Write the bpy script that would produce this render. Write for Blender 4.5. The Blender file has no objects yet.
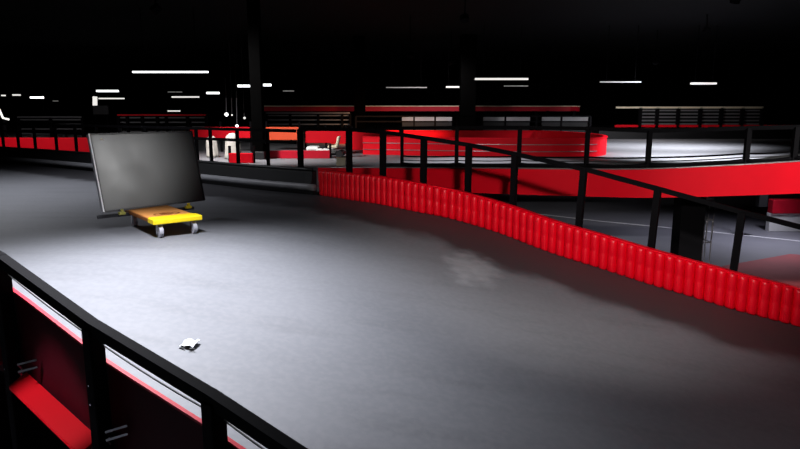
import bpy, bmesh, math, random
from mathutils import Vector, Matrix
random.seed(7)
C = bpy.context.scene.collection
PI = math.pi

# ------------------------------------------------------------------ view geometry
F = 628.0; TH = math.atan(112.5/F); H = 1.8
ct, st = math.cos(TH), math.sin(TH)
US = Vector((.8, -.6, 0)); S0 = -7.2; KS = .19
def ray(px, py):
    a = (px-400)/F; b = (py-224.5)/F
    return Vector((a, ct-b*st, -st-b*ct))
def rz(x, y):                      # height of the upper track: level, then a ramp down
    s = US.x*x+US.y*y-S0
    return -KS*(0 if s < -1 else ((s+1)**2/4 if s < 1 else s))
def surf(px, py, off=0.0):         # point on the track surface lifted by off
    r = ray(px, py); t = .5
    while H+r.z*t-rz(r.x*t, r.y*t)-off > 0 and t < 90: t += .01
    return Vector((r.x*t, r.y*t, H+r.z*t))
def at_y(px, py, Y):
    r = ray(px, py); t = Y/r.y
    return Vector((r.x*t, Y, H+r.z*t))
def at_z(px, py, z):
    r = ray(px, py); t = (z-H)/r.z
    return Vector((r.x*t, r.y*t, z))

# ------------------------------------------------------------------ materials
def mat(name, col, rough=.5, metal=0.0, noise=0.0, nscale=8.0, bump=0.0, emit=None, es=0.0, spec=.5, rnoise=0.0):
    m = bpy.data.materials.new(name); m.use_nodes = True
    nt = m.node_tree; n = nt.nodes; L = nt.links; b = n['Principled BSDF']
    b.inputs['Base Color'].default_value = (*col, 1)
    b.inputs['Roughness'].default_value = rough
    b.inputs['Metallic'].default_value = metal
    b.inputs['Specular IOR Level'].default_value = spec
    if noise or bump or rnoise:
        tc = n.new('ShaderNodeTexCoord'); nz = n.new('ShaderNodeTexNoise')
        nz.inputs['Scale'].default_value = nscale; nz.inputs['Detail'].default_value = 5
        L.new(tc.outputs['Object'], nz.inputs['Vector'])
        if noise:
            mx = n.new('ShaderNodeMix'); mx.data_type = 'RGBA'
            mx.inputs['A'].default_value = (*[c*(1-noise) for c in col], 1)
            mx.inputs['B'].default_value = (*[min(1, c*(1+noise)) for c in col], 1)
            L.new(nz.outputs['Fac'], mx.inputs['Factor']); L.new(mx.outputs['Result'], b.inputs['Base Color'])
        if rnoise:
            mr = n.new('ShaderNodeMapRange'); mr.inputs['To Min'].default_value = rough-rnoise; mr.inputs['To Max'].default_value = rough+rnoise
            L.new(nz.outputs['Fac'], mr.inputs['Value']); L.new(mr.outputs['Result'], b.inputs['Roughness'])
        if bump:
            bp = n.new('ShaderNodeBump'); bp.inputs['Strength'].default_value = bump; bp.inputs['Distance'].default_value = .01
            L.new(nz.outputs['Fac'], bp.inputs['Height']); L.new(bp.outputs['Normal'], b.inputs['Normal'])
    if emit:
        b.inputs['Emission Color'].default_value = (*emit, 1); b.inputs['Emission Strength'].default_value = es
    return m

def track_material():
    m = bpy.data.materials.new('track_asphalt'); m.use_nodes = True
    nt = m.node_tree; n = nt.nodes; L = nt.links; b = n['Principled BSDF']
    b.inputs['Roughness'].default_value = .55; b.inputs['Specular IOR Level'].default_value = .35
    tc = n.new('ShaderNodeTexCoord')
    def noise(scale, det, stretch=None):
        z = n.new('ShaderNodeTexNoise'); z.inputs['Scale'].default_value = scale; z.inputs['Detail'].default_value = det
        if stretch:
            mp = n.new('ShaderNodeMapping'); mp.inputs['Rotation'].default_value = (0, 0, math.radians(37)); mp.inputs['Scale'].default_value = stretch
            L.new(tc.outputs['Object'], mp.inputs['Vector']); L.new(mp.outputs['Vector'], z.inputs['Vector'])
        else: L.new(tc.outputs['Object'], z.inputs['Vector'])
        return z.outputs['Fac']
    def math_(op, a, b_=None, c=None):
        q = n.new('ShaderNodeMath'); q.operation = op
        for i, v in enumerate((a, b_, c)):
            if v is None: continue
            if isinstance(v, (int, float)): q.inputs[i].default_value = v
            else: L.new(v, q.inputs[i])
        return q.outputs[0]
    def rng(v, a, b_, c, d):
        q = n.new('ShaderNodeMapRange'); q.interpolation_type = 'SMOOTHSTEP'
        for k, x in zip(('From Min', 'From Max', 'To Min', 'To Max'), (a, b_, c, d)): q.inputs[k].default_value = x
        L.new(v, q.inputs['Value']); return q.outputs['Result']
    def mix(f, a, b_):
        q = n.new('ShaderNodeMix'); q.data_type = 'RGBA'
        if isinstance(f, float): q.inputs['Factor'].default_value = f
        else: L.new(f, q.inputs['Factor'])
        for k, v in (('A', a), ('B', b_)):
            if isinstance(v, tuple): q.inputs[k].default_value = (*v, 1)
            else: L.new(v, q.inputs[k])
        return q.outputs['Result']
    big = noise(.8, 3); fine = noise(14, 6); streak = noise(1.6, 4, (.35, 2.2, 1))
    base = mix(big, (.115, .118, .13), (.150, .152, .165))
    base = mix(rng(streak, .45, .75, 0, .35), base, (.085, .086, .093))
    base = mix(rng(fine, .35, .7, 0, .25), base, (.19, .19, .2))
    # darker band along the outer barrier, ragged inner edge
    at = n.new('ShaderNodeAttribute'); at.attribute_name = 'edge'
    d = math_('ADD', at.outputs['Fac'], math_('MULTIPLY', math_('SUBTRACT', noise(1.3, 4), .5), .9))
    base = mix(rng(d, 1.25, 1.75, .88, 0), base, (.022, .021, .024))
    # pale patch with a ragged outline
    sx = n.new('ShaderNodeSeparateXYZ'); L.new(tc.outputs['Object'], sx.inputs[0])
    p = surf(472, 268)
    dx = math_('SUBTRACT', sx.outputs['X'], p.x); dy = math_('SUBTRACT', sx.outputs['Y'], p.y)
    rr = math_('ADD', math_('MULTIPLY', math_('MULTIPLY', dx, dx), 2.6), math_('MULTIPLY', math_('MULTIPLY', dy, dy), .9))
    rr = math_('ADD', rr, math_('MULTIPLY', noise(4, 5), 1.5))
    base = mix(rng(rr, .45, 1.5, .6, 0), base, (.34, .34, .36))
    L.new(base, b.inputs['Base Color'])
    bp = n.new('ShaderNodeBump'); bp.inputs['Strength'].default_value = .25; bp.inputs['Distance'].default_value = .004
    L.new(fine, bp.inputs['Height']); L.new(bp.outputs['Normal'], b.inputs['Normal'])
    return m

M = {}
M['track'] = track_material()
M['deck'] = mat('grey_deck', (.22, .22, .235), .6, noise=.25, nscale=1.2)
M['lower'] = mat('lower_concrete', (.20, .20, .23), .6, noise=.3, nscale=.7)
M['black_shell'] = mat('black_wall', (.006, .006, .007), .9, noise=.3, nscale=1, spec=.1)
M['red_plastic'] = mat('red_plastic', (.86, .0, .012), .38, noise=.12, nscale=3, spec=.35)
M['red_paint'] = mat('red_paint', (.82, .002, .014), .55, noise=.08, nscale=2, spec=.15)
M['red_board'] = mat('red_painted_board', (.5, .003, .02), .55, noise=.15, nscale=5, spec=.3)
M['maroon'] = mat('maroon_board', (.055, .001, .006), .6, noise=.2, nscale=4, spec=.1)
M['orange'] = mat('orange_board', (.95, .09, .012), .55, noise=.06, nscale=2)
M['black_steel'] = mat('black_steel', (.003, .0027, .0035), .75, noise=.2, nscale=20, spec=.07)
M['column'] = mat('column_black', (.0012, .0012, .0012), .9, noise=.2, nscale=3, spec=.0)
M['black_plastic'] = mat('black_plastic', (.008, .008, .009), .5, noise=.2, nscale=6)
M['grey_tube'] = mat('grey_guard', (.24, .24, .26), .5, noise=.2, nscale=4)
M['cable'] = mat('cable_black', (.02, .02, .02), .6, noise=.1, nscale=9)
M['wire'] = mat('steel_wire', (.45, .43, .44), .35, metal=.8, noise=.1, nscale=9)
M['chrome'] = mat('chrome', (.75, .75, .78), .2, metal=1, noise=.05, nscale=12)
M['bezel'] = mat('silver_bezel', (.7, .7, .73), .4, metal=.3, noise=.05, nscale=12)
M['bezel_dark'] = mat('dark_bezel', (.03, .03, .035), .4, noise=.05, nscale=12)
M['screen'] = mat('screen_glass', (.034, .035, .038), .34, noise=.6, nscale=1.3, rnoise=.12, spec=.9)
M['dolly_orange'] = mat('dolly_orange', (.86, .36, .10), .55, noise=.12, nscale=9)
M['dolly_yellow'] = mat('dolly_yellow', (.95, .70, .01), .45, noise=.06, nscale=9)
M['dolly_mark'] = mat('dolly_print', (.30, .10, .02), .6, noise=.1, nscale=20)
M['wheel'] = mat('grey_wheel', (.34, .34, .38), .5, noise=.2, nscale=20)
M['brass'] = mat('olive_metal', (.45, .42, .10), .45, metal=.3, noise=.2, nscale=20)
M['white_plastic'] = mat('white_plastic', (.8, .8, .78), .5, noise=.05, nscale=9)
M['cream'] = mat('cream_plastic', (.75, .68, .5), .6, noise=.08, nscale=9)
M['paper'] = mat('white_paper', (.85, .86, .88), .7, noise=.04, nscale=20)
M['grey_panel'] = mat('grey_panel', (.14, .14, .15), .6, noise=.2, nscale=2)
M['pale'] = mat('pale_board', (.45, .44, .46), .6, noise=.3, nscale=1.5)
M['cloth'] = mat('white_cloth', (.42, .40, .36), .8, noise=.35, nscale=5, bump=.4)
M['pinkfloor'] = mat('pink_light_paint', (.42, .07, .08), .7, noise=.2, nscale=2)
M['white_line'] = mat('white_line_paint', (.75, .75, .78), .6, noise=.1, nscale=9)
def lampmat(name, e, col=(1, 1, 1)): return mat(name, (.8, .8, .8), .5, noise=.02, emit=col, es=e)
M['tube'] = lampmat('lamp_tube', 3.0, (.95, .97, 1))
M['tube_mid'] = lampmat('lamp_tube_mid', .9, (1, .97, .93))
M['tube_dim'] = lampmat('lamp_tube_dim', .13, (1, .97, .95))

# ------------------------------------------------------------------ helpers
def obj(name, bm, m, parent=None, smooth=False):
    me = bpy.data.meshes.new(name); bmesh.ops.recalc_face_normals(bm, faces=bm.faces); bm.to_mesh(me); bm.free()
    for mm in (m if isinstance(m, (list, tuple)) else [m]): me.materials.append(mm)
    if smooth:
        for p in me.polygons: p.use_smooth = True
    o = bpy.data.objects.new(name, me); C.objects.link(o)
    if parent:
        o.parent = parent; o.matrix_parent_inverse = parent_inv(parent)
    return o
def parent_inv(p): return Matrix.LocRotScale(p.location, p.rotation_euler, p.scale).inverted()
def tag(o, label, cat, group=None, kind=None):
    o['label'] = label; o['category'] = cat
    if group: o['group'] = group
    if kind: o['kind'] = kind
    return o
def thing(name, label, cat, loc, group=None):
    o = bpy.data.objects.new(name, None); C.objects.link(o); o.location = loc; o.empty_display_size = .2
    return tag(o, label, cat, group)
def struct(name, bm, m):
    o = obj(name, bm, m); o['kind'] = 'structure'; return o
def BM(): return bmesh.new()
def box(bm, c, size, R=None, bev=0.0):
    r = bmesh.ops.create_cube(bm, size=1.0); vs = r['verts']
    bmesh.ops.scale(bm, vec=Vector(size), verts=vs)
    if bev:
        es = list({e for v in vs for e in v.link_edges})
        r2 = bmesh.ops.bevel(bm, geom=es, offset=bev, segments=2, affect='EDGES', profile=.5)
        vs = list({v for f in r2['faces'] for v in f.verts} | {v for v in vs if v.is_valid})
        ext = set(vs)
        for f in bm.faces:
            if any(v in ext for v in f.verts): ext.update(f.verts)
        vs = list(ext)
    if R is not None: bmesh.ops.transform(bm, matrix=R.to_4x4(), verts=vs)
    bmesh.ops.translate(bm, vec=Vector(c), verts=vs)
    return vs
def frame_of(d, up=Vector((0, 0, 1))):
    d = d.normalized(); s = up.cross(d)
    if s.length < 1e-4: s = Vector((1, 0, 0))
    s.normalize(); u = d.cross(s)
    return s, u
def beam(bm, a, b, w, h, ext=0.0):     # square bar from a to b
    a = Vector(a); b = Vector(b); d = (b-a).normalized(); a = a-d*ext; b = b+d*ext
    s, u = frame_of(d)
    v = [bm.verts.new(p+s*i*w/2+u*j*h/2) for p in (a, b) for i, j in ((-1, -1), (1, -1), (1, 1), (-1, 1))]
    for q in ((0, 1, 2, 3), (7, 6, 5, 4), (0, 4, 5, 1), (1, 5, 6, 2), (2, 6, 7, 3), (3, 7, 4, 0)): bm.faces.new([v[i] for i in q])
def sweep(bm, pts, prof, closed_prof=True, caps=True):   # prof: (side, up) pairs swept with up = world z
    rows = []
    n = len(pts)
    for i, p in enumerate(pts):
        d = (pts[min(i+1, n-1)]-pts[max(i-1, 0)]); d = Vector((d.x, d.y, 0)).normalized()
        s = Vector((d.y, -d.x, 0))
        rows.append([bm.verts.new(p+s*a+Vector((0, 0, b))) for a, b in prof])
    m = len(prof)
    for i in range(n-1):
        for j in range(m if closed_prof else m-1):
            k = (j+1) % m
            bm.faces.new((rows[i][j], rows[i+1][j], rows[i+1][k], rows[i][k]))
    if caps and closed_prof:
        bm.faces.new(rows[0][::-1]); bm.faces.new(rows[-1])
def tube(bm, pts, r, seg=8):
    rows = []; n = len(pts)
    for i, p in enumerate(pts):
        d = pts[min(i+1, n-1)]-pts[max(i-1, 0)]
        s, u = frame_of(d)
        rows.append([bm.verts.new(p+(s*math.cos(t)+u*math.sin(t))*r) for t in [2*PI*k/seg for k in range(seg)]])
    for i in range(n-1):
        for j in range(seg):
            k = (j+1) % seg
            bm.faces.new((rows[i][j], rows[i][k], rows[i+1][k], rows[i+1][j]))
    bm.faces.new(rows[0][::-1]); bm.faces.new(rows[-1])
def cyl(bm, c, axis, r, L, seg=20):
    a = Vector(axis).normalized(); c = Vector(c); tube(bm, [c-a*L/2, c+a*L/2], r, seg)
def resample(pts, step):
    out = [pts[0].copy()]; acc = 0
    for a, b in zip(pts, pts[1:]):
        L = (b-a).length; t = step-acc
        while t <= L:
            out.append(a.lerp(b, t/L)); t += step
        acc = L-(t-step)
    return out
def smooth_path(pts, k=6):             # Catmull-Rom
    P = [pts[0]*2-pts[1]]+list(pts)+[pts[-1]*2-pts[-2]]
    out = []
    for i in range(1, len(P)-2):
        for j in range(k):
            t = j/k; a, b, c, d = P[i-1], P[i], P[i+1], P[i+2]
            out.append(.5*((2*b)+(c-a)*t+(2*a-5*b+4*c-d)*t*t+(3*b-a-3*c+d)*t*t*t))
    out.append(pts[-1].copy()); return out
def V(x, y, z=0): return Vector((x, y, z))

# ------------------------------------------------------------------ barrier line of the near track
red_px = [(320, 195), (360, 201), (409, 210), (455, 219.5), (500, 233), (550, 252), (600, 268), (650, 284), (700, 299), (738, 310.5), (798, 326)]
red = [surf(*p) for p in red_px]
e = (red[-1]-red[-2]).normalized()
red += [red[-1]+V(e.x, e.y)*k for k in (1.2, 2.6, 4.2)]
red = smooth_path([V(p.x, p.y) for p in red], 6)
blk_px = [(0, 162.5), (50, 167), (100, 172), (150, 177.5), (205, 183.5), (262, 190)]
blk = [surf(*p) for p in blk_px]
e2 = (blk[0]-blk[1]).normalized()
blk = [blk[0]+e2*k for k in (14, 7)]+blk
blk = smooth_path([V(p.x, p.y) for p in blk]+[red[0]+V(-.05, .0)], 5)
edge_line = blk+red[1:]
rail_px = [(0, 258), (92, 325), (213, 398), (290, 449)]
rp = [surf(*p, .8) for p in rail_px]
d0 = (rp[0]-rp[1]); d0.z = 0; d0.normalize(); d1 = (rp[-1]-rp[-2]); d1.z = 0; d1.normalize()
near = [V(rp[0].x, rp[0].y)+d0*k for k in (18, 6, 3, 1.5)]+[V(p.x, p.y) for p in rp[:3]]+[V(rp[3].x, rp[3].y)+d1*k for k in (.35, 1.6, 3.2, 5.0)]

# track mesh between the near kerb line and the far barrier line
def even(pts, n):
    L = [0]
    for a, b in zip(pts, pts[1:]): L.append(L[-1]+(b-a).length)
    out = []
    for i in range(n):
        t = L[-1]*i/(n-1); k = 0
        while k < len(L)-2 and L[k+1] < t: k += 1
        out.append(pts[k].lerp(pts[k+1], (t-L[k])/max(1e-6, L[k+1]-L[k])))
    return out
NA, NB = 90, 40
A = even(near, NA); B = even(edge_line, NA)
bm = BM(); grid = []; dist = []
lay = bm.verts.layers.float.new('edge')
for i in range(NA):
    row = []
    for j in range(NB):
        p = A[i].lerp(B[i], j/(NB-1)); p = p+(B[i]-A[i]).normalized()*(.18*(j/(NB-1)) + .15*(1-j/(NB-1)))
        v = bm.verts.new((p.x, p.y, rz(p.x, p.y)))
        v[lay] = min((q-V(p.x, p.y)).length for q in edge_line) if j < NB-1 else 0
        row.append(v)
    grid.append(row)
for i in range(NA-1):
    for j in range(NB-1): bm.faces.new((grid[i][j], grid[i+1][j], grid[i+1][j+1], grid[i][j+1]))
# underside and skirts, so the ramp is a real slab
bot = [[bm.verts.new(grid[i][j].co-V(0, 0, .18)) for j in (0, NB-1)] for i in range(NA)]
for i in range(NA-1):
    bm.faces.new((grid[i][0], bot[i][0], bot[i+1][0], grid[i+1][0]))
    bm.faces.new((grid[i][-1], grid[i+1][-1], bot[i+1][1], bot[i][1]))
    bm.faces.new((bot[i][0], bot[i][1], bot[i+1][1], bot[i+1][0]))
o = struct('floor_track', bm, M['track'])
for p in o.data.polygons: p.use_smooth = False

# upper deck beyond, lower floor, shell
def slab(name, poly, z, th, m):
    bm = BM(); a = [bm.verts.new((x, y, z)) for x, y in poly]; b = [bm.verts.new((x, y, z-th)) for x, y in poly]
    bm.faces.new(a); bm.faces.new(b[::-1]); n = len(poly)
    for i in range(n): bm.faces.new((a[i], b[i], b[(i+1) % n], a[(i+1) % n]))
    return struct(name, bm, m)
bl = [(p.x, p.y+.22) for p in blk]
slab('floor_upper', [(-70, bl[0][1]+2)]+bl+[(-1.3, 14.6), (-1.3, 20.8), (40, 20.8), (60, 90), (-70, 90)], -.005, .2, M['deck'])
def plane(name, x0, x1, y0, y1, z0, z1, th, m):
    bm = BM(); box(bm, ((x0+x1)/2, (y0+y1)/2, (z0+z1)/2), (max(th, x1-x0), max(th, y1-y0), max(th, z1-z0))); return struct(name, bm, m)
plane('floor_lower', -72, 62, -8, 92, -2.2, -2.0, .2, M['lower'])
plane('ceiling', -72, 62, -8, 92, 6.5, 6.7, .2, M['black_shell'])
plane('wall_left', -72, -71.8, -8, 92, -2.0, 6.5, .2, M['black_shell'])
plane('wall_right', 61.8, 62, -8, 92, -2.0, 6.5, .2, M['black_shell'])
plane('wall_far', -71.8, 61.8, 91.8, 92, -2.0, 6.5, .2, M['black_shell'])
plane('wall_near', -71.8, 61.8, -8, -7.8, -2.0, 6.5, .2, M['black_shell'])

# ------------------------------------------------------------------ red ribbed barrier (one linked wall of blocks)
BH = .54
bar = thing('ribbed_barrier', 'long bright red ribbed plastic barrier curving down the right edge of the near track', 'barrier', (red[0].x, red[0].y, 0))
rpts = [V(p.x, p.y, rz(p.x, p.y)) for p in red]
STEP = .148
rs = resample(rpts, STEP)
NR = 6
for k in range(0, len(rs)-1, NR):
    seg = rs[k:k+NR+1]
    if len(seg) < 2: break
    bm = BM()
    for a, b in zip(seg, seg[1:]):
        d = b-a; dd = V(d.x, d.y).normalized(); n_ = V(-dd.y, dd.x) # away from track
        if n_.y < 0: n_ = -n_
        sl = d.z/max(1e-4, V(d.x, d.y).length)
        w = V(d.x, d.y).length; mid = (a+b)/2
        # rounded upright rib: half-round cross section facing the track
        prof = [(-.5, .0), (-.47, -.035), (-.36, -.062), (-.2, -.075), (0, -.08), (.2, -.075), (.36, -.062), (.47, -.035), (.5, 0), (.5, .10), (-.5, .10)]
        lev = [(.0, .86), (.03, 1), (BH*.47, 1), (BH*.5, .93), (BH*.53, 1), (BH-.05, 1), (BH-.012, .86), (BH, .55)]
        rows = []
        for z, sc in lev:
            rows.append([bm.verts.new(mid+dd*x*w*(.96 if abs(x) < .5 else 1)+n_*(.02+y*(sc if y < 0 else 1))+V(0, 0, z+x*w*sl)) for x, y in prof])
        m_ = len(prof)
        for i in range(len(rows)-1):
            for j in range(m_):
                q = (j+1) % m_
                bm.faces.new((rows[i][j], rows[i][q], rows[i+1][q], rows[i+1][j]))
        bm.faces.new(rows[0]); bm.faces.new(rows[-1][::-1])
    o = obj('barrier_block', bm, M['red_plastic'], bar, True)
# top lip joining the blocks
bm = BM(); sweep(bm, [p+V(0, 0, BH) for p in rpts], [(.0, -.02), (.0, .014), (-.11, .014), (-.11, -.02)] )
# make sure lip lies on the far side
obj('top_lip', bm, M['red_plastic'], bar)

# ------------------------------------------------------------------ black barrier at the left half of the far edge
bb = thing('guard_barrier', 'low black plastic barrier with grey guard tube along the far left track edge', 'barrier', (blk[0].x, blk[0].y, 0))
pts = [p.copy() for p in blk[:-1]]+[red[0]+V(-.16, 0.03)]
bm = BM(); sweep(bm, pts, [(.0, 0), (.04, .25), (.0, .5), (-.03, .53), (-.12, .53), (-.12, 0)]); obj('barrier_wall', bm, M['black_plastic'], bb)
bm = BM(); tube(bm, [p+V(.05, -.10, .17) for p in pts], .075, 10); obj('guard_tube', bm, M['grey_tube'], bb, True)
bm = BM(); tube(bm, [p+V(0, .02, .55) for p in pts], .035, 8); obj('top_tube', bm, M['black_plastic'], bb, True)

# ------------------------------------------------------------------ black fence beyond the near track edge
def post(px, py, off, lean):
    t = surf(px, py, off)
    l = lean if px > 400 else 0
    return t, t-V(US.x*l, US.y*l, 0)
fence = thing('ramp_fence', 'black steel fence whose rail slopes down behind the red ribbed barrier', 'fence', (red[6].x, red[6].y+.3, rz(red[6].x, red[6].y)))
tops = []
def nearest_off(q, off=.3):
    k = min(range(1, len(edge_line)-1), key=lambda i: (edge_line[i]-V(q.x, q.y)).length)
    d = (edge_line[k+1]-edge_line[k-1]).normalized(); n_ = V(-d.y, d.x)
    if n_.y < 0: n_ = -n_
    return edge_line[k]+n_*off
FT = 1.42
for px, py in ((300, 129), (349, 129.5), (383, 132), (424, 138), (469, 145), (515, 154), (584, 169), (658, 189), (742, 212), (835, 236)):
    r = ray(px, py); h = V(r.x, r.y).normalized()
    # base where the sight azimuth meets the line just outside the barrier
    best = None
    t = 6.0
    while t < 22:
        q = h*t; b = nearest_off(q, .30); dd = (b-q).length
        if best is None or dd < best[0]: best = (dd, q.copy())
        t += .03
    q = best[1]; lean = .14 if px > 560 else .03
    base = V(q.x-US.x*lean*.5, q.y-US.y*lean*.5, 0); base.z = rz(base.x, base.y)
    T = at_y(px, py, q.y)
    tops.append(T)
    bm = BM(); beam(bm, base-V(0, 0, .25), T, .10, .10); obj('post', bm, M['black_steel'], fence)
bm = BM()
for a, b in zip(tops, tops[1:]): beam(bm, a, b, .06, .075, .02)
obj('top_rail', bm, M['black_steel'], fence)

# left fence standing behind the black barrier
lf = thing('track_fence', 'dark fence with thin posts behind the black barrier at far left', 'fence', (blk[8].x, blk[8].y+.3, 0))
fpts = [V(p.x, p.y+.32, 0) for p in blk if p.x > -22]
posts_px = [-30, 7, 22, 39, 60, 80, 101, 125, 150, 178, 200, 214, 240, 270]
lt = []
for px in posts_px:
    k = (px-400)/F
    best = min((abs(q.x-k*(q.y*ct+.4)), i) for i, q in enumerate(resample(fpts, .05)))
    q = resample(fpts, .05)[best[1]]
    bm = BM(); beam(bm, q, q+V(0, 0, 1.36), .075, .075); obj('post', bm, M['black_steel'], lf)
    lt.append(q)
lt.append(V(tops[0].x-.12, tops[0].y+.02))
for z in (1.38, 1.12):
    bm = BM()
    for a, b in zip(lt, lt[1:]): beam(bm, a+V(0, 0, z), b+V(0, 0, z), .06, .07, .02)
    obj('rail', bm, M['black_steel'], lf)

# ------------------------------------------------------------------ red bridge crossing behind
fx = [(318, 168, 16.6), (400, 168.3, 15.4), (460, 168.5, 14.5), (520, 169, 13.7), (590, 169.8, 13.0), (650, 169.5, 12.3), (720, 166.5, 11.7), (800, 162, 11.1), (900, 156, 10.6), (1040, 150, 10.4)]
ft = smooth_path([at_y(*p) for p in fx], 5)
br = thing('track_bridge', 'elevated kart track bridge with broad smooth red side panel crossing behind the ramp', 'bridge', (ft[len(ft)//2].x, ft[len(ft)//2].y, -2.0))
BFH = .56
bm = BM(); sweep(bm, ft, [(0, 0), (0, -BFH), (-.06, -BFH), (-.06, 0)]); obj('side_panel', bm, M['red_paint'], br)
bm = BM(); sweep(bm, [p+V(0, 0, -.48) for p in ft], [(-.06, 0), (-.06, -.07), (-3.2, -.07), (-3.2, 0)]); obj('deck', bm, M['deck'], br)
bm = BM(); sweep(bm, [p+V(0, 0, -.48) for p in ft], [(-3.2, .38), (-3.2, -.1), (-3.28, -.1), (-3.28, .38)]); obj('far_kerb', bm, M['black_plastic'], br)
bm = BM(); tube(bm, [p+V(0, .03, .012) for p in ft], .018, 6); obj('edge_trim', bm, M['wire'], br, True)
bp_px = [(402, 128), (457, 127.5), (520, 127.5), (588, 128.5), (650, 131), (749, 128), (797, 127), (880, 124)]
bt = []
for px, py in bp_px:
    k = (px-400)/F
    q = min(resample(ft, .05), key=lambda q: abs(q.x-k*((q.y)*ct-(q.z-H)*st)))
    T = at_y(px, py, q.y+.13); bt.append(T)
    bm = BM(); beam(bm, V(T.x, T.y, q.z-.45), T, .085, .085); obj('post', bm, M['black_steel'], br)
bm = BM()
for a, b in zip(bt, bt[1:]): beam(bm, a, b, .06, .075, .02)
obj('top_rail', bm, M['black_steel'], br)
for fr, r_, mm in ((.30, .02, 'black_steel'), (.10, .05, 'black_steel'), (.2, .012, 'cable')):
    bm = BM()
    for a, b in zip(bt, bt[1:]):
        qa = min(ft, key=lambda q: (V(q.x, q.y)-V(a.x, a.y)).length); qb = min(ft, key=lambda q: (V(q.x, q.y)-V(b.x, b.y)).length)
        pp = []
        for i in range(9):
            t = i/8; p = a.lerp(b, t); lo = qa.z*(1-t)+qb.z*t
            p.z = lo+(p.z-lo)*fr-(.05 if fr < .2 else .02)*4*t*(1-t)*.8; pp.append(p)
        tube(bm, pp, r_, 6)
    obj('rail' if mm == 'black_steel' else 'cable', bm, M[mm], br, True)
# bridge legs
for px, w in ((690, .5), (561, .18), (1000, .4)):
    k = (px-400)/F
    q = min(resample(ft, .05), key=lambda q: abs(q.x-k*((q.y)*ct-(q.z-H)*st)))
    y0 = q.y+1.0
    T = at_y(px, 200, y0)
    if px == 561: continue
    bm = BM(); box(bm, (T.x, y0, (q.z-.6-2.0)/2), (w, .4, q.z-.6+2.0), bev=.02); obj('support_leg', bm, M['black_steel'], br)
# steel cage beside the leg, standing on the lower floor
cg = at_y(707, 225, 13.4)
cage = thing('steel_cage', 'narrow bent steel wire cage beside the dark bridge leg', 'rack', (cg.x, 13.4, -2.0))
for i, (dx, dy) in enumerate(((-.12, 0), (.0, 0), (.12, 0), (-.12, .35), (.12, .35))):
    bm = BM(); tube(bm, [V(cg.x+dx, 13.4+dy, -2), V(cg.x+dx, 13.4+dy, -.6), V(cg.x+dx+.03, 13.4+dy, -.15), V(cg.x+dx-.04, 13.4+dy, .0)], .014, 6); obj('upright', bm, M['wire'], cage, True)
for z in (-1.5, -1.0, -.5, -.06):
    bm = BM()
    for a, b in (((-.12, 0), (.12, 0)), ((.12, 0), (.12, .35)), ((.12, .35), (-.12, .35)), ((-.12, .35), (-.12, 0))):
        beam(bm, (cg.x+a[0], 13.4+a[1], z), (cg.x+b[0], 13.4+b[1], z), .02, .02)
    obj('hoop', bm, M['wire'], cage)

# ------------------------------------------------------------------ near fence and board on the left
rp3 = rp[:3]
ln = [V(q.x, q.y, rz(q.x, q.y)) for q in [V(rp[0].x, rp[0].y)+d0*2.1]+[V(p.x, p.y) for p in rp3]+[V(rp[2].x, rp[2].y)+(V(rp[3].x, rp[3].y)-V(rp[2].x, rp[2].y)).normalized()*k for k in (1.35, 2.8)]]
nf = thing('near_fence', 'thick black rail fence with dark red board in the bottom left foreground', 'fence', (ln[2].x, ln[2].y, -2.0))
outn = V(-d1.y, d1.x, 0)
if outn.y < 0: outn = -outn           # towards the track
for q in ln:
    bm = BM(); box(bm, (q.x, q.y, (q.z+.78-2.0)/2), (.115, .115, q.z+.78+2.0), Matrix.Rotation(math.atan2(d1.y, d1.x), 3, 'Z'), bev=.012)
    # bolts on the outer face
    po = obj('post', bm, M['black_steel'], nf)
    for zz in (.35, .2, -.2):
        bm = BM(); cyl(bm, V(q.x, q.y, q.z+zz)-outn*.062, outn, .007, .012, 8)
        obj('bolt', bm, M['chrome'], po)
bm = BM()
for a, b in zip(ln, ln[1:]): beam(bm, a+V(0, 0, .79), b+V(0, 0, .79), .085, .085, .03)
obj('top_rail', bm, M['black_steel'], nf)
# board on track side of the posts
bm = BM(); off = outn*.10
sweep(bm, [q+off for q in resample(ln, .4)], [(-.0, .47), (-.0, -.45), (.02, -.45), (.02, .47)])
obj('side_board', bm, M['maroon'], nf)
bm = BM(); sweep(bm, [q+off+V(0, 0, .48) for q in resample(ln, .4)], [(-.006, -.01), (-.006, .01), (.026, .01), (.026, -.01)]); obj('board_cap', bm, M['red_board'], nf)
bm = BM(); pp = []
for a, b in zip(ln, ln[1:]):
    for i in range(8):
        t = i/8; p = a.lerp(b, t)+V(0, 0, .665-.02*4*t*(1-t)); pp.append(p+outn*.03)
tube(bm, pp, .0065, 6); obj('cable', bm, M['cable'], nf, True)
# brackets and lower planks between posts
def vplane(px, py, off_):
    # intersection with the vertical plane through the posts, shifted outwards
    n_ = outn; c0 = ln[1]-n_*off_; r = ray(px, py); t = c0.dot(n_)/V(r.x, r.y).dot(n_)
    return V(r.x*t, r.y*t, H+r.z*t)
def plank(p0, p1, w):
    bm = BM(); d = (p1-p0).normalized(); s = V(d.y, -d.x, 0).normalized()
    # a board lying almost flat, tipped a little outwards
    cor = []
    for p in (p0, p1):
        for a, b in ((-w/2, -.05), (w/2, .03), (w/2, .06), (-w/2, -.02)):
            cor.append(bm.verts.new(p+s*a*(1 if s.dot(outn) > 0 else -1)+V(0, 0, b)))
    for q in ((0, 1, 2, 3), (7, 6, 5, 4), (0, 4, 5, 1), (1, 5, 6, 2), (2, 6, 7, 3), (3, 7, 4, 0)): bm.faces.new([cor[i] for i in q])
    return bm
pa = vplane(18, 381, .02); pb = vplane(112, 466, .02)
e_ = (pb-pa).normalized()
dirp = (ln[2]-ln[1]).normalized()
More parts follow.
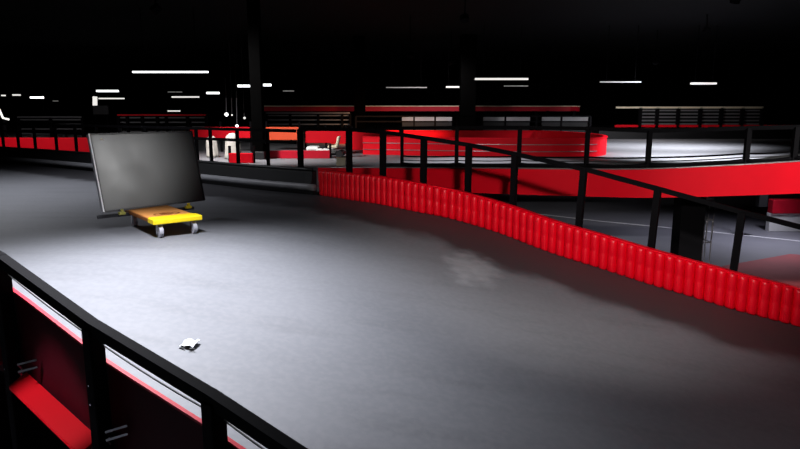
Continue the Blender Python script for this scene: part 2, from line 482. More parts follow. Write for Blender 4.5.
pa0 = pa; pb0 = pa+dirp*((ln[2]-ln[1]).length-.32)
obj('lower_plank', plank(pa0, pb0, .15), M['red_paint'], nf)
obj('lower_plank', plank(pa0-dirp*2.0, pa0-dirp*.36, .17), M['red_board'], nf)
for px, py in ((27, 369), (115, 436), (222, 500)):
    c = vplane(px, py, .02)
    bk = BM()
    for zz in (0, .065):
        a = c+V(0, 0, zz)-outn*.07; beam(bk, a, a+V(.14, .05, .025), .018, .018); beam(bk, a, a-V(0, 0, .05)+outn*.03, .014, .014)
    obj('bracket', bk, M['chrome'], nf)

# ------------------------------------------------------------------ platform dolly with big screen on it
ZT = .27
q0 = at_z(154.5, 220.5, ZT); c0 = Vector((q0.x, q0.y))
ex = Vector((math.cos(math.radians(39)), math.sin(math.radians(39)))); ey = Vector((-ex.y, ex.x))
SB0 = at_z(103.4, 212.3, .29); SB1 = at_z(204.8, 200, .29)
W = .68
V0 = ((Vector((SB0.x, SB0.y))+Vector((SB1.x, SB1.y)))/2-c0).dot(ey); Ld = V0+.16
Rz = Matrix.Rotation(math.atan2(ex.y, ex.x), 3, 'Z')
def dl(u, v, z): p = c0+ex*u+ey*v; return Vector((p.x, p.y, z))
dolly = thing('platform_dolly', 'yellow and orange four wheeled platform dolly under the leaning screen', 'dolly', dl(W/2, Ld/2, 0))
bm = BM(); box(bm, dl(W/2, Ld/2+.03, ZT-.02), (W-.02, Ld-.06, .035), Rz, .006); obj('platform', bm, M['dolly_orange'], dolly)
bm = BM(); box(bm, dl(W/2, .015, ZT-.03), (W+.02, .05, .075), Rz, .012)
box(bm, dl(W+.0, .12, ZT-.03), (.04, .26, .075), Rz, .01); box(bm, dl(.0, .12, ZT-.03), (.04, .26, .075), Rz, .01)
box(bm, dl(W/2, .16, ZT+.001), (W-.03, .30, .006), Rz); obj('front_bumper', bm, M['dolly_yellow'], dolly)
bm = BM(); box(bm, dl(.005, Ld/2+.1, ZT-.035), (.03, Ld-.25, .05), Rz, .006); box(bm, dl(W-.005, Ld/2+.1, ZT-.035), (.03, Ld-.25, .05), Rz, .006); obj('side_frame', bm, M['dolly_mark'], dolly)
bm = BM()   # worn oval print on the deck
for k in range(28):
    t0, t1 = 2*PI*k/28, 2*PI*(k+1)/28
    if k % 9 == 4: continue
    P = [dl(W*.52+.2*math.cos(t)*r, .52+.13*math.sin(t)*r, ZT+.0005+z) for t, r, z in ((t0, 1, 0), (t1, 1, 0), (t1, .86, 0), (t0, .86, 0))]
    vs = [bm.verts.new(p) for p in P]+[bm.verts.new(p+V(0, 0, .002)) for p in P]
    for q in ((0, 1, 2, 3), (7, 6, 5, 4), (0, 4, 5, 1), (1, 5, 6, 2), (2, 6, 7, 3), (3, 7, 4, 0)): bm.faces.new([vs[i] for i in q])
for v in (.48, .53, .57): box(bm, dl(W*.52, v, ZT+.0015), (.2, .015, .002), Rz)
obj('printed_mark', bm, M['dolly_mark'], dolly)
for u, v in ((.09, .12), (W-.09, .12), (.09, Ld-.12), (W-.09, Ld-.12)):
    bm = BM(); p = dl(u, v, 0)
    box(bm, (p.x, p.y, ZT-.045), (.10, .09, .012), Rz)
    for sgn in (-1, 1):
        q = dl(u+sgn*.034, v-.02, .15); box(bm, q, (.006, .06, .19), Rz)
    cs = obj('caster', bm, M['chrome'], dolly)
    bm = BM(); cyl(bm, dl(u, v-.04, .09), (ex.x, ex.y, 0), .09, .055, 24); cyl(bm, dl(u, v-.04, .09), (ex.x, ex.y, 0), .03, .066, 12); obj('wheel', bm, M['wheel'], cs)
# bars and clamps that carry the screen
for u, L_ in ((-.22, .5), (W+.17, .38)):
    bm = BM(); box(bm, dl(u, V0-.07, ZT-.06), (L_, .07, .05), Rz, .008); obj('cross_bar', bm, M['bezel_dark'], dolly)
for u in (-.13, W+.24):
    bm = BM(); box(bm, dl(u, V0-.15, ZT-.025), (.10, .09, .045), Rz, .012); cyl(bm, dl(u, V0-.17, ZT+.01), (0, 0, 1), .025, .06, 12); obj('clamp', bm, M['brass'] if u < 0 else M['dolly_yellow'], dolly)

# screen: corners seen at (103.4,212) (205,200) (196,131) (88,134)
sx = (SB1-SB0); SW = sx.length; sx.normalize()
nb = V(-sx.y, sx.x, 0)                                # horizontal, pointing back
def topdist(lean, hh):
    T0 = SB0+nb*lean+V(0, 0, hh)
    z = T0-V(0, 0, H); d = z.y*ct-z.z*st
    px = 400+F*z.x/d; py = 224.5-F*(z.y*st+z.z*ct)/d
    return (px-88)**2+(py-134)**2
best = min((topdist(l/100, h/100), l/100, h/100) for l in range(0, 80, 2) for h in range(90, 160, 2))
_, LEAN, HH = best
up = (nb*LEAN+V(0, 0, HH)); SH = up.length; up.normalize(); nf_ = sx.cross(up).normalized()
if nf_.dot(nb) > 0: nf_ = -nf_                        # towards the viewer
def sp(u, v, w): return SB0+sx*u+up*v+nf_*w
def sbox(bm, u0, u1, v0, v1, w0, w1):
    vs = [bm.verts.new(sp(u, v, w)) for w in (w0, w1) for u, v in ((u0, v0), (u1, v0), (u1, v1), (u0, v1))]
    for q in ((0, 1, 2, 3), (7, 6, 5, 4), (0, 4, 5, 1), (1, 5, 6, 2), (2, 6, 7, 3), (3, 7, 4, 0)): bm.faces.new([vs[i] for i in q])
scr = thing('display_screen', 'large dark glossy display screen with silver edge leaning back on the dolly', 'screen', sp(SW/2, 0, 0))
bm = BM(); sbox(bm, .02, SW-.02, .02, SH-.02, -.002, .004); obj('screen_glass', bm, M['screen'], scr)
bm = BM(); sbox(bm, .0, SW, .0, SH, -.05, -.003); sbox(bm, SW*.25, SW*.75, SH*.1, SH*.6, -.085, -.05); obj('back_case', bm, M['bezel_dark'], scr)
bm = BM(); sbox(bm, .014, .034, 0, SH, -.002, .012); obj('inner_bezel', bm, M['bezel_dark'], scr)
bm = BM(); sbox(bm, -.006, .013, 0, SH, -.05, .014); obj('side_bezel', bm, M['bezel'], scr)
bm = BM(); sbox(bm, SW-.016, SW+.004, 0, SH, -.05, .012); obj('side_bezel', bm, M['bezel_dark'], scr)
bm = BM(); sbox(bm, 0, SW, -.006, .018, -.05, .012); obj('frame_bar', bm, M['bezel_dark'], scr)
bm = BM(); sbox(bm, 0, SW, SH-.018, SH+.004, -.05, .012); obj('frame_bar', bm, M['bezel_dark'], scr)
bm = BM(); tube(bm, [sp(SW/2, SH*.45, -.09), dl(W/2, Ld-.03, ZT+.012)], .02, 8); obj('rear_prop', bm, M['black_steel'], scr)
bm = BM(); sbox(bm, .16, .22, SH-.10, SH-.08, .004, .006); obj('sticker', bm, M['white_plastic'], scr)

# litter on the track
lp = surf(190, 346)
lit = thing('paper_scrap', 'small crumpled white paper scrap lying on the pale track', 'litter', lp)
bm = BM(); random.seed(3)
gr = [[None]*6 for _ in range(4)]
for i in range(4):
    for j in range(6):
        gr[i][j] = bm.verts.new(lp+V((j-2.5)*.027+(i-1.5)*.008, (i-1.5)*.05-(j-2.5)*.004, .03+random.uniform(-.014, .022)))
for i in range(3):
    for j in range(5): bm.faces.new((gr[i][j], gr[i][j+1], gr[i+1][j+1], gr[i+1][j]))
o = obj('paper', bm, M['paper'], lit); md = o.modifiers.new('s', 'SOLIDIFY'); md.thickness = .004
bm = BM(); box(bm, lp+V(-.045, -.085, .01), (.06, .012, .012), Matrix.Rotation(-.25, 3, 'Z'), .004); obj('dark_strip', bm, M['black_plastic'], lit)
bm = BM(); box(bm, lp+V(.05, -.10, .01), (.06, .010, .012), Matrix.Rotation(.3, 3, 'Z'), .004); obj('dark_strip', bm, M['black_plastic'], lit)

# ------------------------------------------------------------------ far loops
def wall_path(name, label, cat, pts, h, th, m, seamed=True):
    t = thing(name, label, cat, pts[0])
    bm = BM(); sweep(bm, pts, [(0, 0), (0, h), (-th, h), (-th, 0)]); obj('panel', bm, m, t)
    bm = BM(); sweep(bm, [p+V(0, 0, h) for p in pts], [(.03, -.03), (.03, .015), (-th-.03, .015), (-th-.03, -.03)]); obj('top_edge', bm, m, t)
    return t
# hairpin wall
loop = [V(-1.6, 27.2), V(3, 25.9), V(5.5, 25.5), V(7.0, 25.6)]
cx, cy, R = 7.3, 28.3, 2.7
loop += [V(cx+2.2*math.cos(t), 30.9+5.3*math.sin(t)) for t in [math.radians(a) for a in range(-75, 91, 15)]]
loop += [V(4, 36.2), V(0, 36.4), V(-4, 36.6)]
loop = smooth_path(loop, 3)
hp = wall_path('hairpin_barrier', 'rounded red barrier of the far hairpin bend in front of pale floor', 'barrier', loop, .75, .12, M['red_paint'])
# horizontal pale seams on the hairpin wall
bm = BM()
for z in (.22, .5): tube(bm, [p+V(0, -.02, z) for p in loop[:14]], .016, 5)
obj('seam', bm, M['wire'], hp, True)
hf = thing('hairpin_fence', 'dark fence with thin posts standing behind the far hairpin barrier', 'fence', (0, 37.1, 0))
xs = [at_y(px, 130, 37.1).x for px in (356, 414, 435, 457, 482, 505, 536, 561, 590)]
for x in xs:
    bm = BM(); beam(bm, (x, 37.1, 0), (x, 37.1, 1.54), .10, .10); obj('post', bm, M['black_steel'], hf)
for z in (1.55, 1.25):
    bm = BM(); beam(bm, (xs[0], 37.1, z), (xs[-1], 37.1, z), .07, .08); obj('rail', bm, M['black_steel'], hf)
# orange panel left
def panel_between(name, label, px0, px1, y, ytop, ybot, m, nposts=0, cat='barrier', th=.1):
    a = at_y(px0, ytop, y); b = at_y(px1, ytop, y); c = at_y(px0, ybot, y)
    t = thing(name, label, cat, ((a.x+b.x)/2, y, max(0, 0)))
    bm = BM(); box(bm, ((a.x+b.x)/2, y, (a.z+c.z)/2), (b.x-a.x, th, a.z-c.z), bev=.02); obj('panel', bm, m, t)
    bm = BM()
    n = max(2, nposts)
    for i in range(n):
        x = a.x+(b.x-a.x)*(i+.5*(n == 1))/(max(1, n-1)); beam(bm, (x, y+th, 0), (x, y+th, a.z+.25), .09, .09)
        obj('post', bm, M['black_steel'], t); bm = BM()
    bm.free()
    return t
panel_between('side_barrier', 'bright orange track side panel right of the dark column', 266, 299, 30.0, 127, 140, M['orange'], 2)
panel_between('side_barrier', 'bright red side panel between fence posts right of the orange panel', 305, 346, 30.6, 131, 143, M['red_paint'], 3)
panel_between('side_barrier', 'dim red side panel half hidden behind the fence, left of the hairpin', 352, 400, 30.2, 132, 150, M['red_paint'], 3)
panel_between('side_barrier', 'red side panel just left of the dark column behind the screen', 190, 250, 29.0, 127, 138, M['red_paint'], 3)
panel_between('low_barrier', 'low dark red barrier strip on the floor under the orange panel', 266, 330, 24.9, 150.5, 158.5, M['red_board'], 2)
panel_between('low_barrier', 'short red block in front of the white draped bundle', 229, 253, 22.6, 153, 163, M['red_paint'], 2)
panel_between('low_barrier', 'long red barrier seen through fence posts at far left', -60, 190, 28.6, 137.5, 152, M['red_paint'], 9)
# pale clutter beyond the fence
def lump(name, label, cat, px, y, w, h, m, z0=0.0, folds=6, sub='cover'):
    p = at_y(px, 150, y); bm = BM(); rows = []
    for k in range(9):
        t = k/8; z = z0+h*t
        rr = w/2*(1.0-.25*t)*(1 if t < .9 else .45)
        rows.append([bm.verts.new((p.x+rr*(1+.12*math.sin(folds*a+t*3))*math.cos(a), y+rr*.7*(1+.12*math.sin(folds*a+t*3))*math.sin(a), z)) for a in [2*PI*i/24 for i in range(24)]])
    for i in range(8):
        for j in range(24):
            q = (j+1) % 24; bm.faces.new((rows[i][j], rows[i][q], rows[i+1][q], rows[i+1][j]))
    bm.faces.new(rows[0][::-1]); bm.faces.new(rows[-1])
    o = obj(name, bm, m, None, True); tag(o, label, cat)
    return o
lump('draped_bundle', 'tall white draped bundle beyond the fence right of the screen', 'bundle', 233, 24.5, .62, 1.0, M['cloth'])
lump('draped_bundle', 'narrow cream draped bundle beside the screen edge', 'bundle', 212, 25.5, .5, .85, M['cloth'], folds=5)
for px, py, y, w, d_, h, m, nm, lb in ((211, 157, 20.5, .30, .25, .22, 'white_plastic', 'storage_box', 'small pale box on the deck close to the right screen edge'),
                                  (341, 163, 21.5, .30, .3, .28, 'cream', 'storage_box', 'small cream box on the deck above the start of the red barrier')):
    p = at_y(px, py, y); t = thing(nm, lb, 'box', (p.x, y, 0))
    bm = BM(); box(bm, (p.x, y, h*.42), (w, d_, h*.84), bev=.02); obj('box_body', bm, M[m], t)
    bm = BM(); box(bm, (p.x, y, h*.92), (w+.03, d_+.03, h*.16), bev=.02); obj('lid', bm, M[m], t)
# parked kart between fence posts
kp = at_y(327, 150, 25.6)
kart = thing('go_kart', 'parked pale go kart seen between fence posts beneath the red panel', 'kart', (kp.x, kp.y, 0))
bm = BM(); box(bm, (kp.x, kp.y, .16), (1.5, .8, .14), bev=.05); obj('chassis', bm, M['black_plastic'], kart)
bm = BM(); box(bm, (kp.x-.55, kp.y, .34), (.5, .7, .2), bev=.08); box(bm, (kp.x, kp.y-.42, .28), (.8, .16, .18), bev=.05); obj('bodywork', bm, M['white_plastic'], kart)
bm = BM(); box(bm, (kp.x+.25, kp.y, .42), (.4, .45, .1), bev=.03); box(bm, (kp.x+.45, kp.y, .62), (.1, .45, .45), Matrix.Rotation(.25, 3, 'Y'), bev=.03); obj('seat', bm, M['cream'], kart)
for dx in (-.6, .55):
    for dy in (-.48, .48):
        bm = BM(); cyl(bm, (kp.x+dx, kp.y+dy, .14), (0, 1, 0), .14, .16, 20); obj('wheel', bm, M['black_plastic'], kart)

# far raised track in the middle with a red band on posts
def raised(name, label, pts, z0, z1, m, posts, zbot=0.0, roofline=True):
    t = thing(name, label, 'track bridge', (pts[0].x, pts[0].y, 0))
    bm = BM(); sweep(bm, pts, [(0, z0), (0, z1), (-.15, z1), (-.15, z0)]); obj('side_panel', bm, m, t)
    bm = BM(); sweep(bm, pts, [(-.15, z0), (-.15, z0+.12), (-3.5, z0+.12), (-3.5, z0)]); obj('deck', bm, M['black_plastic'], t)
    bm = BM(); sweep(bm, [p+V(0, 0, z1) for p in pts], [(.02, -.01), (.02, .05), (-.17, .05), (-.17, -.01)]); obj('light_streak', bm, M['cream'], t)  # pale strip standing in for streaks of light
    for q in posts:
        bm = BM(); beam(bm, (q.x, q.y+.2, zbot), (q.x, q.y+.2, z0+.02), .2, .2); obj('post', bm, M['black_steel'], t)
    return t
def row_pts(pxs, Y, bend=0.0): return [V(at_y(px, 112, Y+bend*i).x, Y+bend*i) for i, px in enumerate(pxs)]
mid_pts = [V(at_y(px, 112, y).x, y) for px, y in ((262, 44), (330, 44), (400, 44), (470, 44), (560, 44.5))]
ex_ = mid_pts[-1]
mid_pts += [ex_+V(1.6*math.sin(a)*1.0+.2, 1.8*(1-math.cos(a))) for a in [math.radians(k) for k in range(20, 171, 25)]]
raised('raised_track', 'far raised track with red lit side band ending in a round tip', smooth_path(mid_pts, 3), 1.86, 2.18, M['red_board'],
       row_pts((415, 440, 470, 495, 517, 537, 548, 575), 44.3))
# pale low panels beyond the hairpin fence
for a0, a1, lb in ((402, 452, 'pale grey low wall beyond the hairpin fence, left of the centre column'), (483, 530, 'pale grey low wall beyond the hairpin fence, right of the centre column'), (542, 588, 'pale grey low wall at the right end of the hairpin fence')):
    a, b, c = at_y(a0, 117, 42.6), at_y(a1, 117, 42.6), at_y(a0, 121.5, 42.6)
    t = thing('low_wall', lb, 'wall', ((a.x+b.x)/2, 42.6, 0))
    bm = BM(); box(bm, ((a.x+b.x)/2, 42.6, (a.z+c.z)/2), (b.x-a.x, .12, a.z-c.z), bev=.02); obj('upper_board', bm, M['pale'], t)
    bm = BM(); box(bm, ((a.x+b.x)/2, 42.65, c.z/2), (b.x-a.x, .1, c.z-.01), bev=.01); obj('lower_board', bm, M['black_plastic'], t)
# far right grandstand-like fence with slats
slf = thing('slatted_fence', 'far fence with grey slats between posts and red rails at upper right', 'fence', (12, 46, 0))
px_s = [640, 657, 678, 700, 721, 742, 762]
sx_ = [at_y(px, 115, 44+ i*.0).x for i, px in enumerate(px_s)]
zt, zb = at_y(700, 107.5, 44).z, at_y(700, 126, 44).z
for x in sx_:
    bm = BM(); beam(bm, (x, 44, 0), (x, 44, zt), .22, .22); obj('post', bm, M['black_steel'], slf)
for i in range(len(sx_)-1):
    bm = BM()
    for k in range(5):
        z = zb+.14+(zt-zb-.34)*k/4; beam(bm, (sx_[i]+.1, 44.1, z), (sx_[i+1]-.1, 44.1, z), .04, .10)
    obj('slat_panel', bm, M['grey_panel'], slf)
for z, hh in ((zt, .13), (zb, .16)):
    bm = BM(); beam(bm, (at_y(615, 115, 44).x, 43.95, z), (at_y(800 if hh > .15 else 762, 115, 44).x, 43.95, z), .12, hh); obj('rail', bm, M['cream'] if hh < .15 else M['red_paint'], slf)
# kerb wall beneath the slatted fence
bm = BM(); x0, x1 = at_y(600, 115, 43).x, at_y(830, 115, 43).x
box(bm, ((x0+x1)/2, 43.2, .35), (x1-x0, .3, .7), bev=.02); tag(obj('kerb_wall', bm, M['black_plastic']), 'long black kerb wall below the far slatted fence', 'wall')
# far left dim fence rails
for nm, lb, pxs, y, yt in (('far_fence', 'dim grey slatted fence behind the long red barrier at far left', (18, 50, 82), 36, 117),
                           ('far_fence', 'dim slatted fence behind the top of the leaning screen', (118, 127, 142, 157, 166, 187, 206), 36, 115),
                           ('far_fence', 'dim fence with pale rails behind the orange panel', (266, 290, 318, 342, 350), 38.2, 113)):
    t = thing(nm, lb, 'fence', (at_y(pxs[0], 115, y).x, y, 0)); X = [at_y(px, 115, y).x for px in pxs]; zt2 = at_y(100, yt, y).z
    for x in X:
        bm = BM(); beam(bm, (x, y, 0), (x, y, zt2), .14, .14); obj('post', bm, M['black_steel'], t)
    bm = BM()
    for k in range(5): beam(bm, (X[0], y+.08, zt2-.15-.26*k), (X[-1], y+.08, zt2-.15-.26*k), .04, .07)
    obj('slat_panel', bm, M['grey_panel'], t)
    bm = BM(); beam(bm, (X[0], y-.05, zt2), (X[-1], y-.05, zt2), .1, .08); obj('top_rail', bm, M['red_paint'] if 'screen' in lb else M['grey_panel'], t)

# columns
for px, y, w, lb in ((258, 24.5, .42, 'wide black column rising right of the leaning screen'), (467, 40.5, .95, 'black column rising behind the centre of the far hairpin'), (360, 41, .7, 'faint black column left of the centre column')):
    p = at_y(px, 120, y); t = thing('column', lb, 'column', (p.x, y, 0))
    bm = BM(); box(bm, (p.x, y, 3.245), (w, w, 6.49), bev=.02); obj('shaft', bm, M['column'], t)
    bm = BM(); box(bm, (p.x, y, .15), (w+.06, w+.06, .3), bev=.02); obj('base', bm, M['black_plastic'], t)

# ------------------------------------------------------------------ lower level seen under the bridge
pl = [at_z(540, 214.5, -2), at_z(600, 221.5, -2), at_z(700, 231, -2), at_z(800, 241.5, -2), at_z(900, 253, -2)]
bm = BM(); sweep(bm, pl, [(0, .0), (0, .006), (-.12, .006), (-.12, .0)]); tag(obj('painted_line', bm, M['white_line']), 'thin white line painted on the lower floor beneath the bridge', 'line')
bm = BM(); poly = [(722, 266), (790, 254), (900, 262), (900, 300), (800, 296), (745, 282)]
a_ = [bm.verts.new(at_z(x, y, -1.99)) for x, y in poly]; bm.faces.new(a_)
r_ = bmesh.ops.extrude_face_region(bm, geom=bm.faces[:]); bmesh.ops.translate(bm, vec=(0, 0, -.01), verts=[v for v in r_['geom'] if isinstance(v, bmesh.types.BMVert)])
tag(obj('pink_light_patch', bm, M['pinkfloor']), 'pinkish red light painted on the lower floor behind the ramp fence at right', 'light patch')  # pink light on the floor, put in as a coloured slab
y = 20.0
a = at_y(771, 199, y); b = at_y(900, 199, y); c = at_y(771, 213, y)
t = thing('lower_barrier', 'dull red barrier below the bridge at the right edge', 'barrier', (a.x, y, -2))
bm = BM(); box(bm, ((a.x+b.x)/2, y, (a.z+c.z)/2), (b.x-a.x, .3, a.z-c.z), bev=.03); obj('panel', bm, M['red_board'], t)
bm = BM(); box(bm, ((a.x+b.x)/2, y+.05, (c.z-2)/2), (b.x-a.x, .2, c.z+2), bev=.01); obj('base', bm, M['white_plastic'], t)
p = at_y(762, 199, 19.0); t = thing('junction_box', 'small black box hanging under the bridge beside the dull red barrier', 'box', (p.x, 19.0, p.z-.15))
bm = BM(); box(bm, (p.x, 19, p.z-.02), (.27, .2, .42), bev=.02); obj('housing', bm, M['black_plastic'], t)
bm = BM(); beam(bm, (p.x, 19, p.z+.15), (p.x, 21.0, -.19), .05, .05); obj('hanger', bm, M['black_steel'], t)

# ------------------------------------------------------------------ lamps in view
def tube_lamp(px0, px1, py, Y, level, label, group=None, hz=6.5):
    a = at_y(px0, py, Y); b = at_y(px1, py, Y); mid = (a+b)/2
    t = thing('tube_lamp', label, 'lamp', (mid.x, Y, mid.z))
    th = {0: .26, 1: .2, 2: .12}[level] if Y > 30 else .14
    L = b.x-a.x
    bm = BM(); beam(bm, a, b, th, th*.5); obj('tube', bm, M[('tube', 'tube_mid', 'tube_dim')[level]], t)
    bm = BM(); beam(bm, a+V(0, 0, th*.5), b+V(0, 0, th*.5), th*1.2, th*.4); obj('housing', bm, M['black_steel'], t)
    for u in (.15, .85):
        p = a.lerp(b, u); bm = BM(); beam(bm, p+V(0, 0, th*.6), V(p.x, p.y, hz), .03, .03); obj('hanger', bm, M['black_steel'], t)
    return t
LAMPS = [(133, 208, 72, 30, 0, 'long bright tube lamp, the largest and highest at left'),
 (97, 118, 91, 48, 0, 'short bright tube lamp above the lit sign box'),
 (99, 124, 98.5, 52, 1, 'dimmer tube lamp just below a brighter one, above the lit sign box'),
 (168, 182, 92, 54, 2, 'faint tube lamp left of centre above a yellowish lamp'),
 (172, 199, 97, 50, 1, 'yellowish tube lamp above the right half of the screen'),
 (168, 180, 111, 58, 1, 'lowest dim tube lamp close above the leaning screen'),
 (2, 5, 95.5, 50, 1, 'tiny lamp dot at the left edge'),
 (13, 20, 95, 50, 1, 'small lamp, second from the left edge'),
 (31, 43, 97.5, 48, 0, 'small bright tube lamp, third from the left edge'),
 (53, 58, 101, 55, 2, 'faint small lamp, fourth from the left edge'),
 (207, 219, 93, 46, 0, 'short tube lamp left of and below the pair beside the dark column'),
 (238, 250, 86, 40, 0, 'bright short tube lamp just left of the dark column'),
 (261, 271, 85, 40, 0, 'bright short tube lamp just right of the dark column'),
 (283, 294, 91, 44, 2, 'faint tube lamp right of the dark column'),
 (355, 365, 90, 44, 2, 'faint short tube lamp above the faint column'),
 (386, 427, 87.5, 44, 2, 'faint long tube lamp left of the centre column'),
 (446, 462, 87, 44, 1, 'short tube lamp beside the centre column'),
 (475, 528, 79, 36, 1, 'long tube lamp right of the centre column, highest there'),
 (504, 528, 86, 44, 2, 'faint tube lamp below the long one right of centre'),
 (600, 641, 82, 36, 2, 'long faint tube lamp over the far loop at right'),
 (691, 716, 83.5, 36, 1, 'bright short tube lamp at upper right')]
for l in LAMPS: tube_lamp(*l)
# upright lamp and sign box at left
p = at_y(95, 101, 44); t = thing('upright_lamp', 'upright white tube lamp at the corner of the grey sign box', 'lamp', (p.x, 44, 0))
bm = BM(); beam(bm, at_y(95, 107, 44), at_y(95, 96.5, 44), .22, .22); obj('tube', bm, M['tube_mid'], t)
bm = BM(); beam(bm, (p.x, 44, 0), at_y(95, 107, 44), .1, .1); obj('stand', bm, M['black_steel'], t)
p = at_y(101, 112, 43); t = thing('sign_box', 'dim grey sign box on two posts above the leaning screen', 'sign', (p.x, 43, 0))
bm = BM(); box(bm, (p.x, 43, at_y(101, 110, 43).z), (1.0, .2, .6), bev=.03); obj('housing', bm, M['grey_panel'], t)
for dx in (-.4, .4):
    bm = BM(); beam(bm, (p.x+dx, 43.0, 0), (p.x+dx, 43.0, 1.7), .1, .1); obj('post', bm, M['black_steel'], t)
a, b, c = at_y(-1, 109, 30), at_y(3, 118, 30), at_y(9, 119.5, 30)
t = thing('bent_lamp', 'bent white lamp tube on a dark post at the left edge', 'lamp', (b.x, 30, 0))
bm = BM(); tube(bm, [a, b, c], .05, 8); obj('tube', bm, M['tube_mid'], t)
bm = BM(); beam(bm, (b.x, 30.1, 0), b+V(0, .1, 0), .1, .1); obj('stand', bm, M['black_steel'], t)
# hanging bulbs by the column
for px, py, y_, r_, lv, lb in ((226.5, 114.5, 30, .085, 'tube', 'brightest round bulb hanging on a pale rod left of the dark column'),
                           (232, 115, 31, .04, 'tube_mid', 'tiny bulb just right of the brightest hanging bulb'),
                           (244.5, 118, 32, .06, 'tube_mid', 'small bulb hanging nearest the dark column'),
                           (237, 126, 30, .07, 'tube', 'low bulb at the foot of the pale pole by the dark column')):
    p = at_y(px, py, y_); t = thing('pendant_bulb', lb, 'lamp', p)
    bm = BM(); bmesh.ops.create_uvsphere(bm, u_segments=14, v_segments=8, radius=r_); bmesh.ops.translate(bm, vec=p, verts=bm.verts); obj('bulb', bm, M[lv], t, True)
    bm = BM(); top = at_y(px-.5, 98 if px < 240 else 113, y_); beam(bm, p+V(0, 0, .02), top, .03, .03); obj('rod', bm, M['grey_panel'], t)
    bm = BM(); beam(bm, top, V(top.x, top.y, 6.5), .012, .012); obj('cord', bm, M['cable'], t)

# ------------------------------------------------------------------ added lights
LT = []
def area(name, loc, size, energy, col=(1, 1, 1), rot=(0, 0, 0), size_y=None, spread=None, spec=1.0):
    l = bpy.data.lights.new(name, 'AREA'); l.energy = energy; l.color = col; l.shape = 'RECTANGLE'; l.size = size; l.size_y = size_y or size
    if spread: l.spread = math.radians(spread)
    l.specular_factor = spec
    o = bpy.data.objects.new(name, l); C.objects.link(o); o.location = loc; o.rotation_euler = rot; return o
def spot(name, loc, target, energy, ang, blend=.8, col=(1, 1, 1), r=.15, fixture=None):
    l = bpy.data.lights.new(name, 'SPOT'); l.energy = energy; l.color = col; l.spot_size = math.radians(ang); l.spot_blend = blend; l.shadow_soft_size = r
    o = bpy.data.objects.new(name, l); C.objects.link(o); o.location = loc
    d = Vector(target)-Vector(loc); o.rotation_euler = d.to_track_quat('-Z', 'Y').to_euler()
    if fixture:  # invented housing and hanger around an added light
        t = thing('added_lamp', fixture, 'lamp', loc); dd = d.normalized()
        bm = BM(); cyl(bm, Vector(loc)-dd*.16, dd, .17, .2, 20); obj('housing', bm, M['black_steel'], t)
        bm = BM(); beam(bm, Vector(loc)-dd*.2, (loc[0], loc[1], 6.5), .04, .04); obj('hanger', bm, M['black_steel'], t)
    return o
cool = (.91, .93, 1.0)
spot('key_light', (-3.0, 6.9, 4.2), (-2.85, 6.6, -.1), 4700, 94, 1, cool, .35, 'added black flood lamp above the bright patch of track, in front of the dolly')
spot('fill_light', (1.5, 4.6, 5.4), (1.6, 6.8, -.5), 320, 100, 1, cool, .4, 'added black flood lamp over the middle of the near track ramp')
spot('far_loop_light', (15.0, 32.0, 5.6), (14.0, 34.0, 0), 6000, 110, 1, cool, .4, 'added black flood lamp deep in the hall over the pale floor right of the hairpin')
spot('barrier_light', (1.2, 3.0, 3.4), (2.6, 10.0, .2), 1700, 66, .8, (1, .95, .92), .2, 'added black flood lamp aimed at the red ribbed barrier')
spot('bridge_light', (9.5, 5.5, 4.4), (7.8, 12.0, .6), 3200, 44, 1, (1, .96, .93), .2, 'added black flood lamp aimed at the red bridge panel')
spot('far_light', (12.0, 23.6, 5.6), (12.0, 26.2, 0), 9500, 84, 1, cool, .4, 'added black flood lamp over the pale floor beside the far hairpin')
spot('loop_light', (2.5, 25.1, 5.2), (3.0, 22.8, 0), 1700, 80, .9, cool, .4, 'added black flood lamp over the front of the far hairpin')
spot('orange_light', (0.5, 32.5, 4.5), (-.5, 36.4, .6), 2600, 80, .9, (1, .5, .25), .3, 'added black flood lamp with warm light over the inside of the hairpin')
spot('left_light', (-7.9, 21.5, 5.0), (-4.8, 26.0, 0), 3700, 88, .9, (1, .95, .95), .3, 'added black flood lamp over the deck beside the dark column')
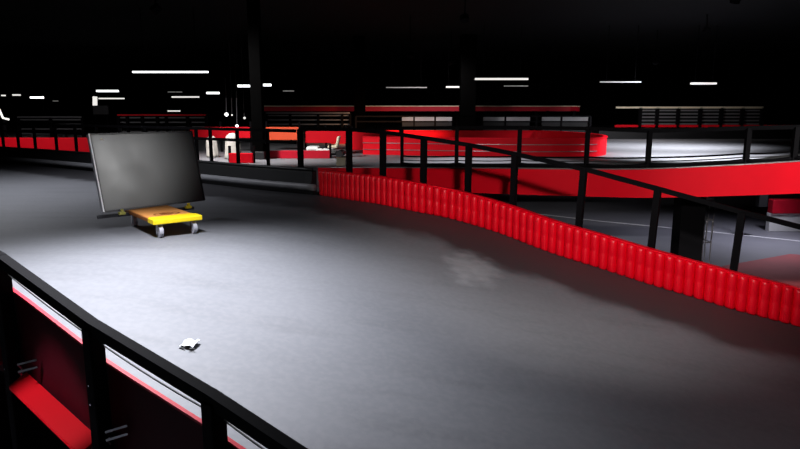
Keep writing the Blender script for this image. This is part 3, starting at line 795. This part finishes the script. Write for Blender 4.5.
spot('farleft_light', (-17, 23.5, 4.6), (-17, 28.0, 0), 900, 100, .9, (1, .95, .95), .3, 'added black flood lamp over the deck at far left')
spot('farback_light', (3, 38.0, 4.6), (3, 43.0, 1.2), 700, 120, .9, (1, .9, .92), .3, 'added black flood lamp over the far raised track')
spot('farright_light', (15, 38.0, 4.6), (17, 44.0, .6), 700, 110, .9, (1, .93, .93), .3, 'added black flood lamp over the far slatted fence')
spot('lower_light', (11.5, 18.0, 1.4), (10.0, 18.5, -2), 560, 120, 1, (.85, .85, 1.0), .3, None)
spot('lower_red', (8.2, 11.5, -.4), (7.4, 10.8, -2), 60, 120, .9, (1, .85, .9), .2, None)
spot('plank_light', (-5.0, 3.4, 1.9), vplane(50, 414, .05), 360, 19, .7, (1, .95, .95), .05, 'added black flood lamp off to the left of the near fence')
spot('track_left_light', (-9.5, 14.0, 5.5), (-9.0, 14.2, 0), 2000, 125, 1, cool, .4, 'added black flood lamp over the dim far left stretch of near track')
# glossy streak on the screen comes from an added lamp, set where the glass mirrors the view
hit = sp(SW*.12, SH*.55, .004); vd = (hit-Vector((0, 0, H))).normalized(); rf = vd-nf_*2*vd.dot(nf_)
gl = hit+rf*9.0
spot('screen_light', tuple(gl), hit+sx*.12, 430, 20, 1, (1, 1, 1), .12, 'added black flood lamp aimed low at the leaning screen')

w = bpy.data.worlds.new('World'); bpy.context.scene.world = w; w.use_nodes = True
w.node_tree.nodes['Background'].inputs[0].default_value = (.05, .05, .06, 1); w.node_tree.nodes['Background'].inputs[1].default_value = .02

# ------------------------------------------------------------------ camera
cam = bpy.data.cameras.new('camera'); co = bpy.data.objects.new('camera', cam); C.objects.link(co)
cam.sensor_width = 36; cam.lens = 36*F/800; co.location = (0, 0, H); co.rotation_euler = (PI/2-TH, 0, 0); cam.clip_end = 300
sc = bpy.context.scene; sc.camera = co
sc.view_settings.view_transform = 'Standard'; sc.view_settings.look = 'None'; sc.view_settings.gamma = 1; sc.view_settings.exposure = 0
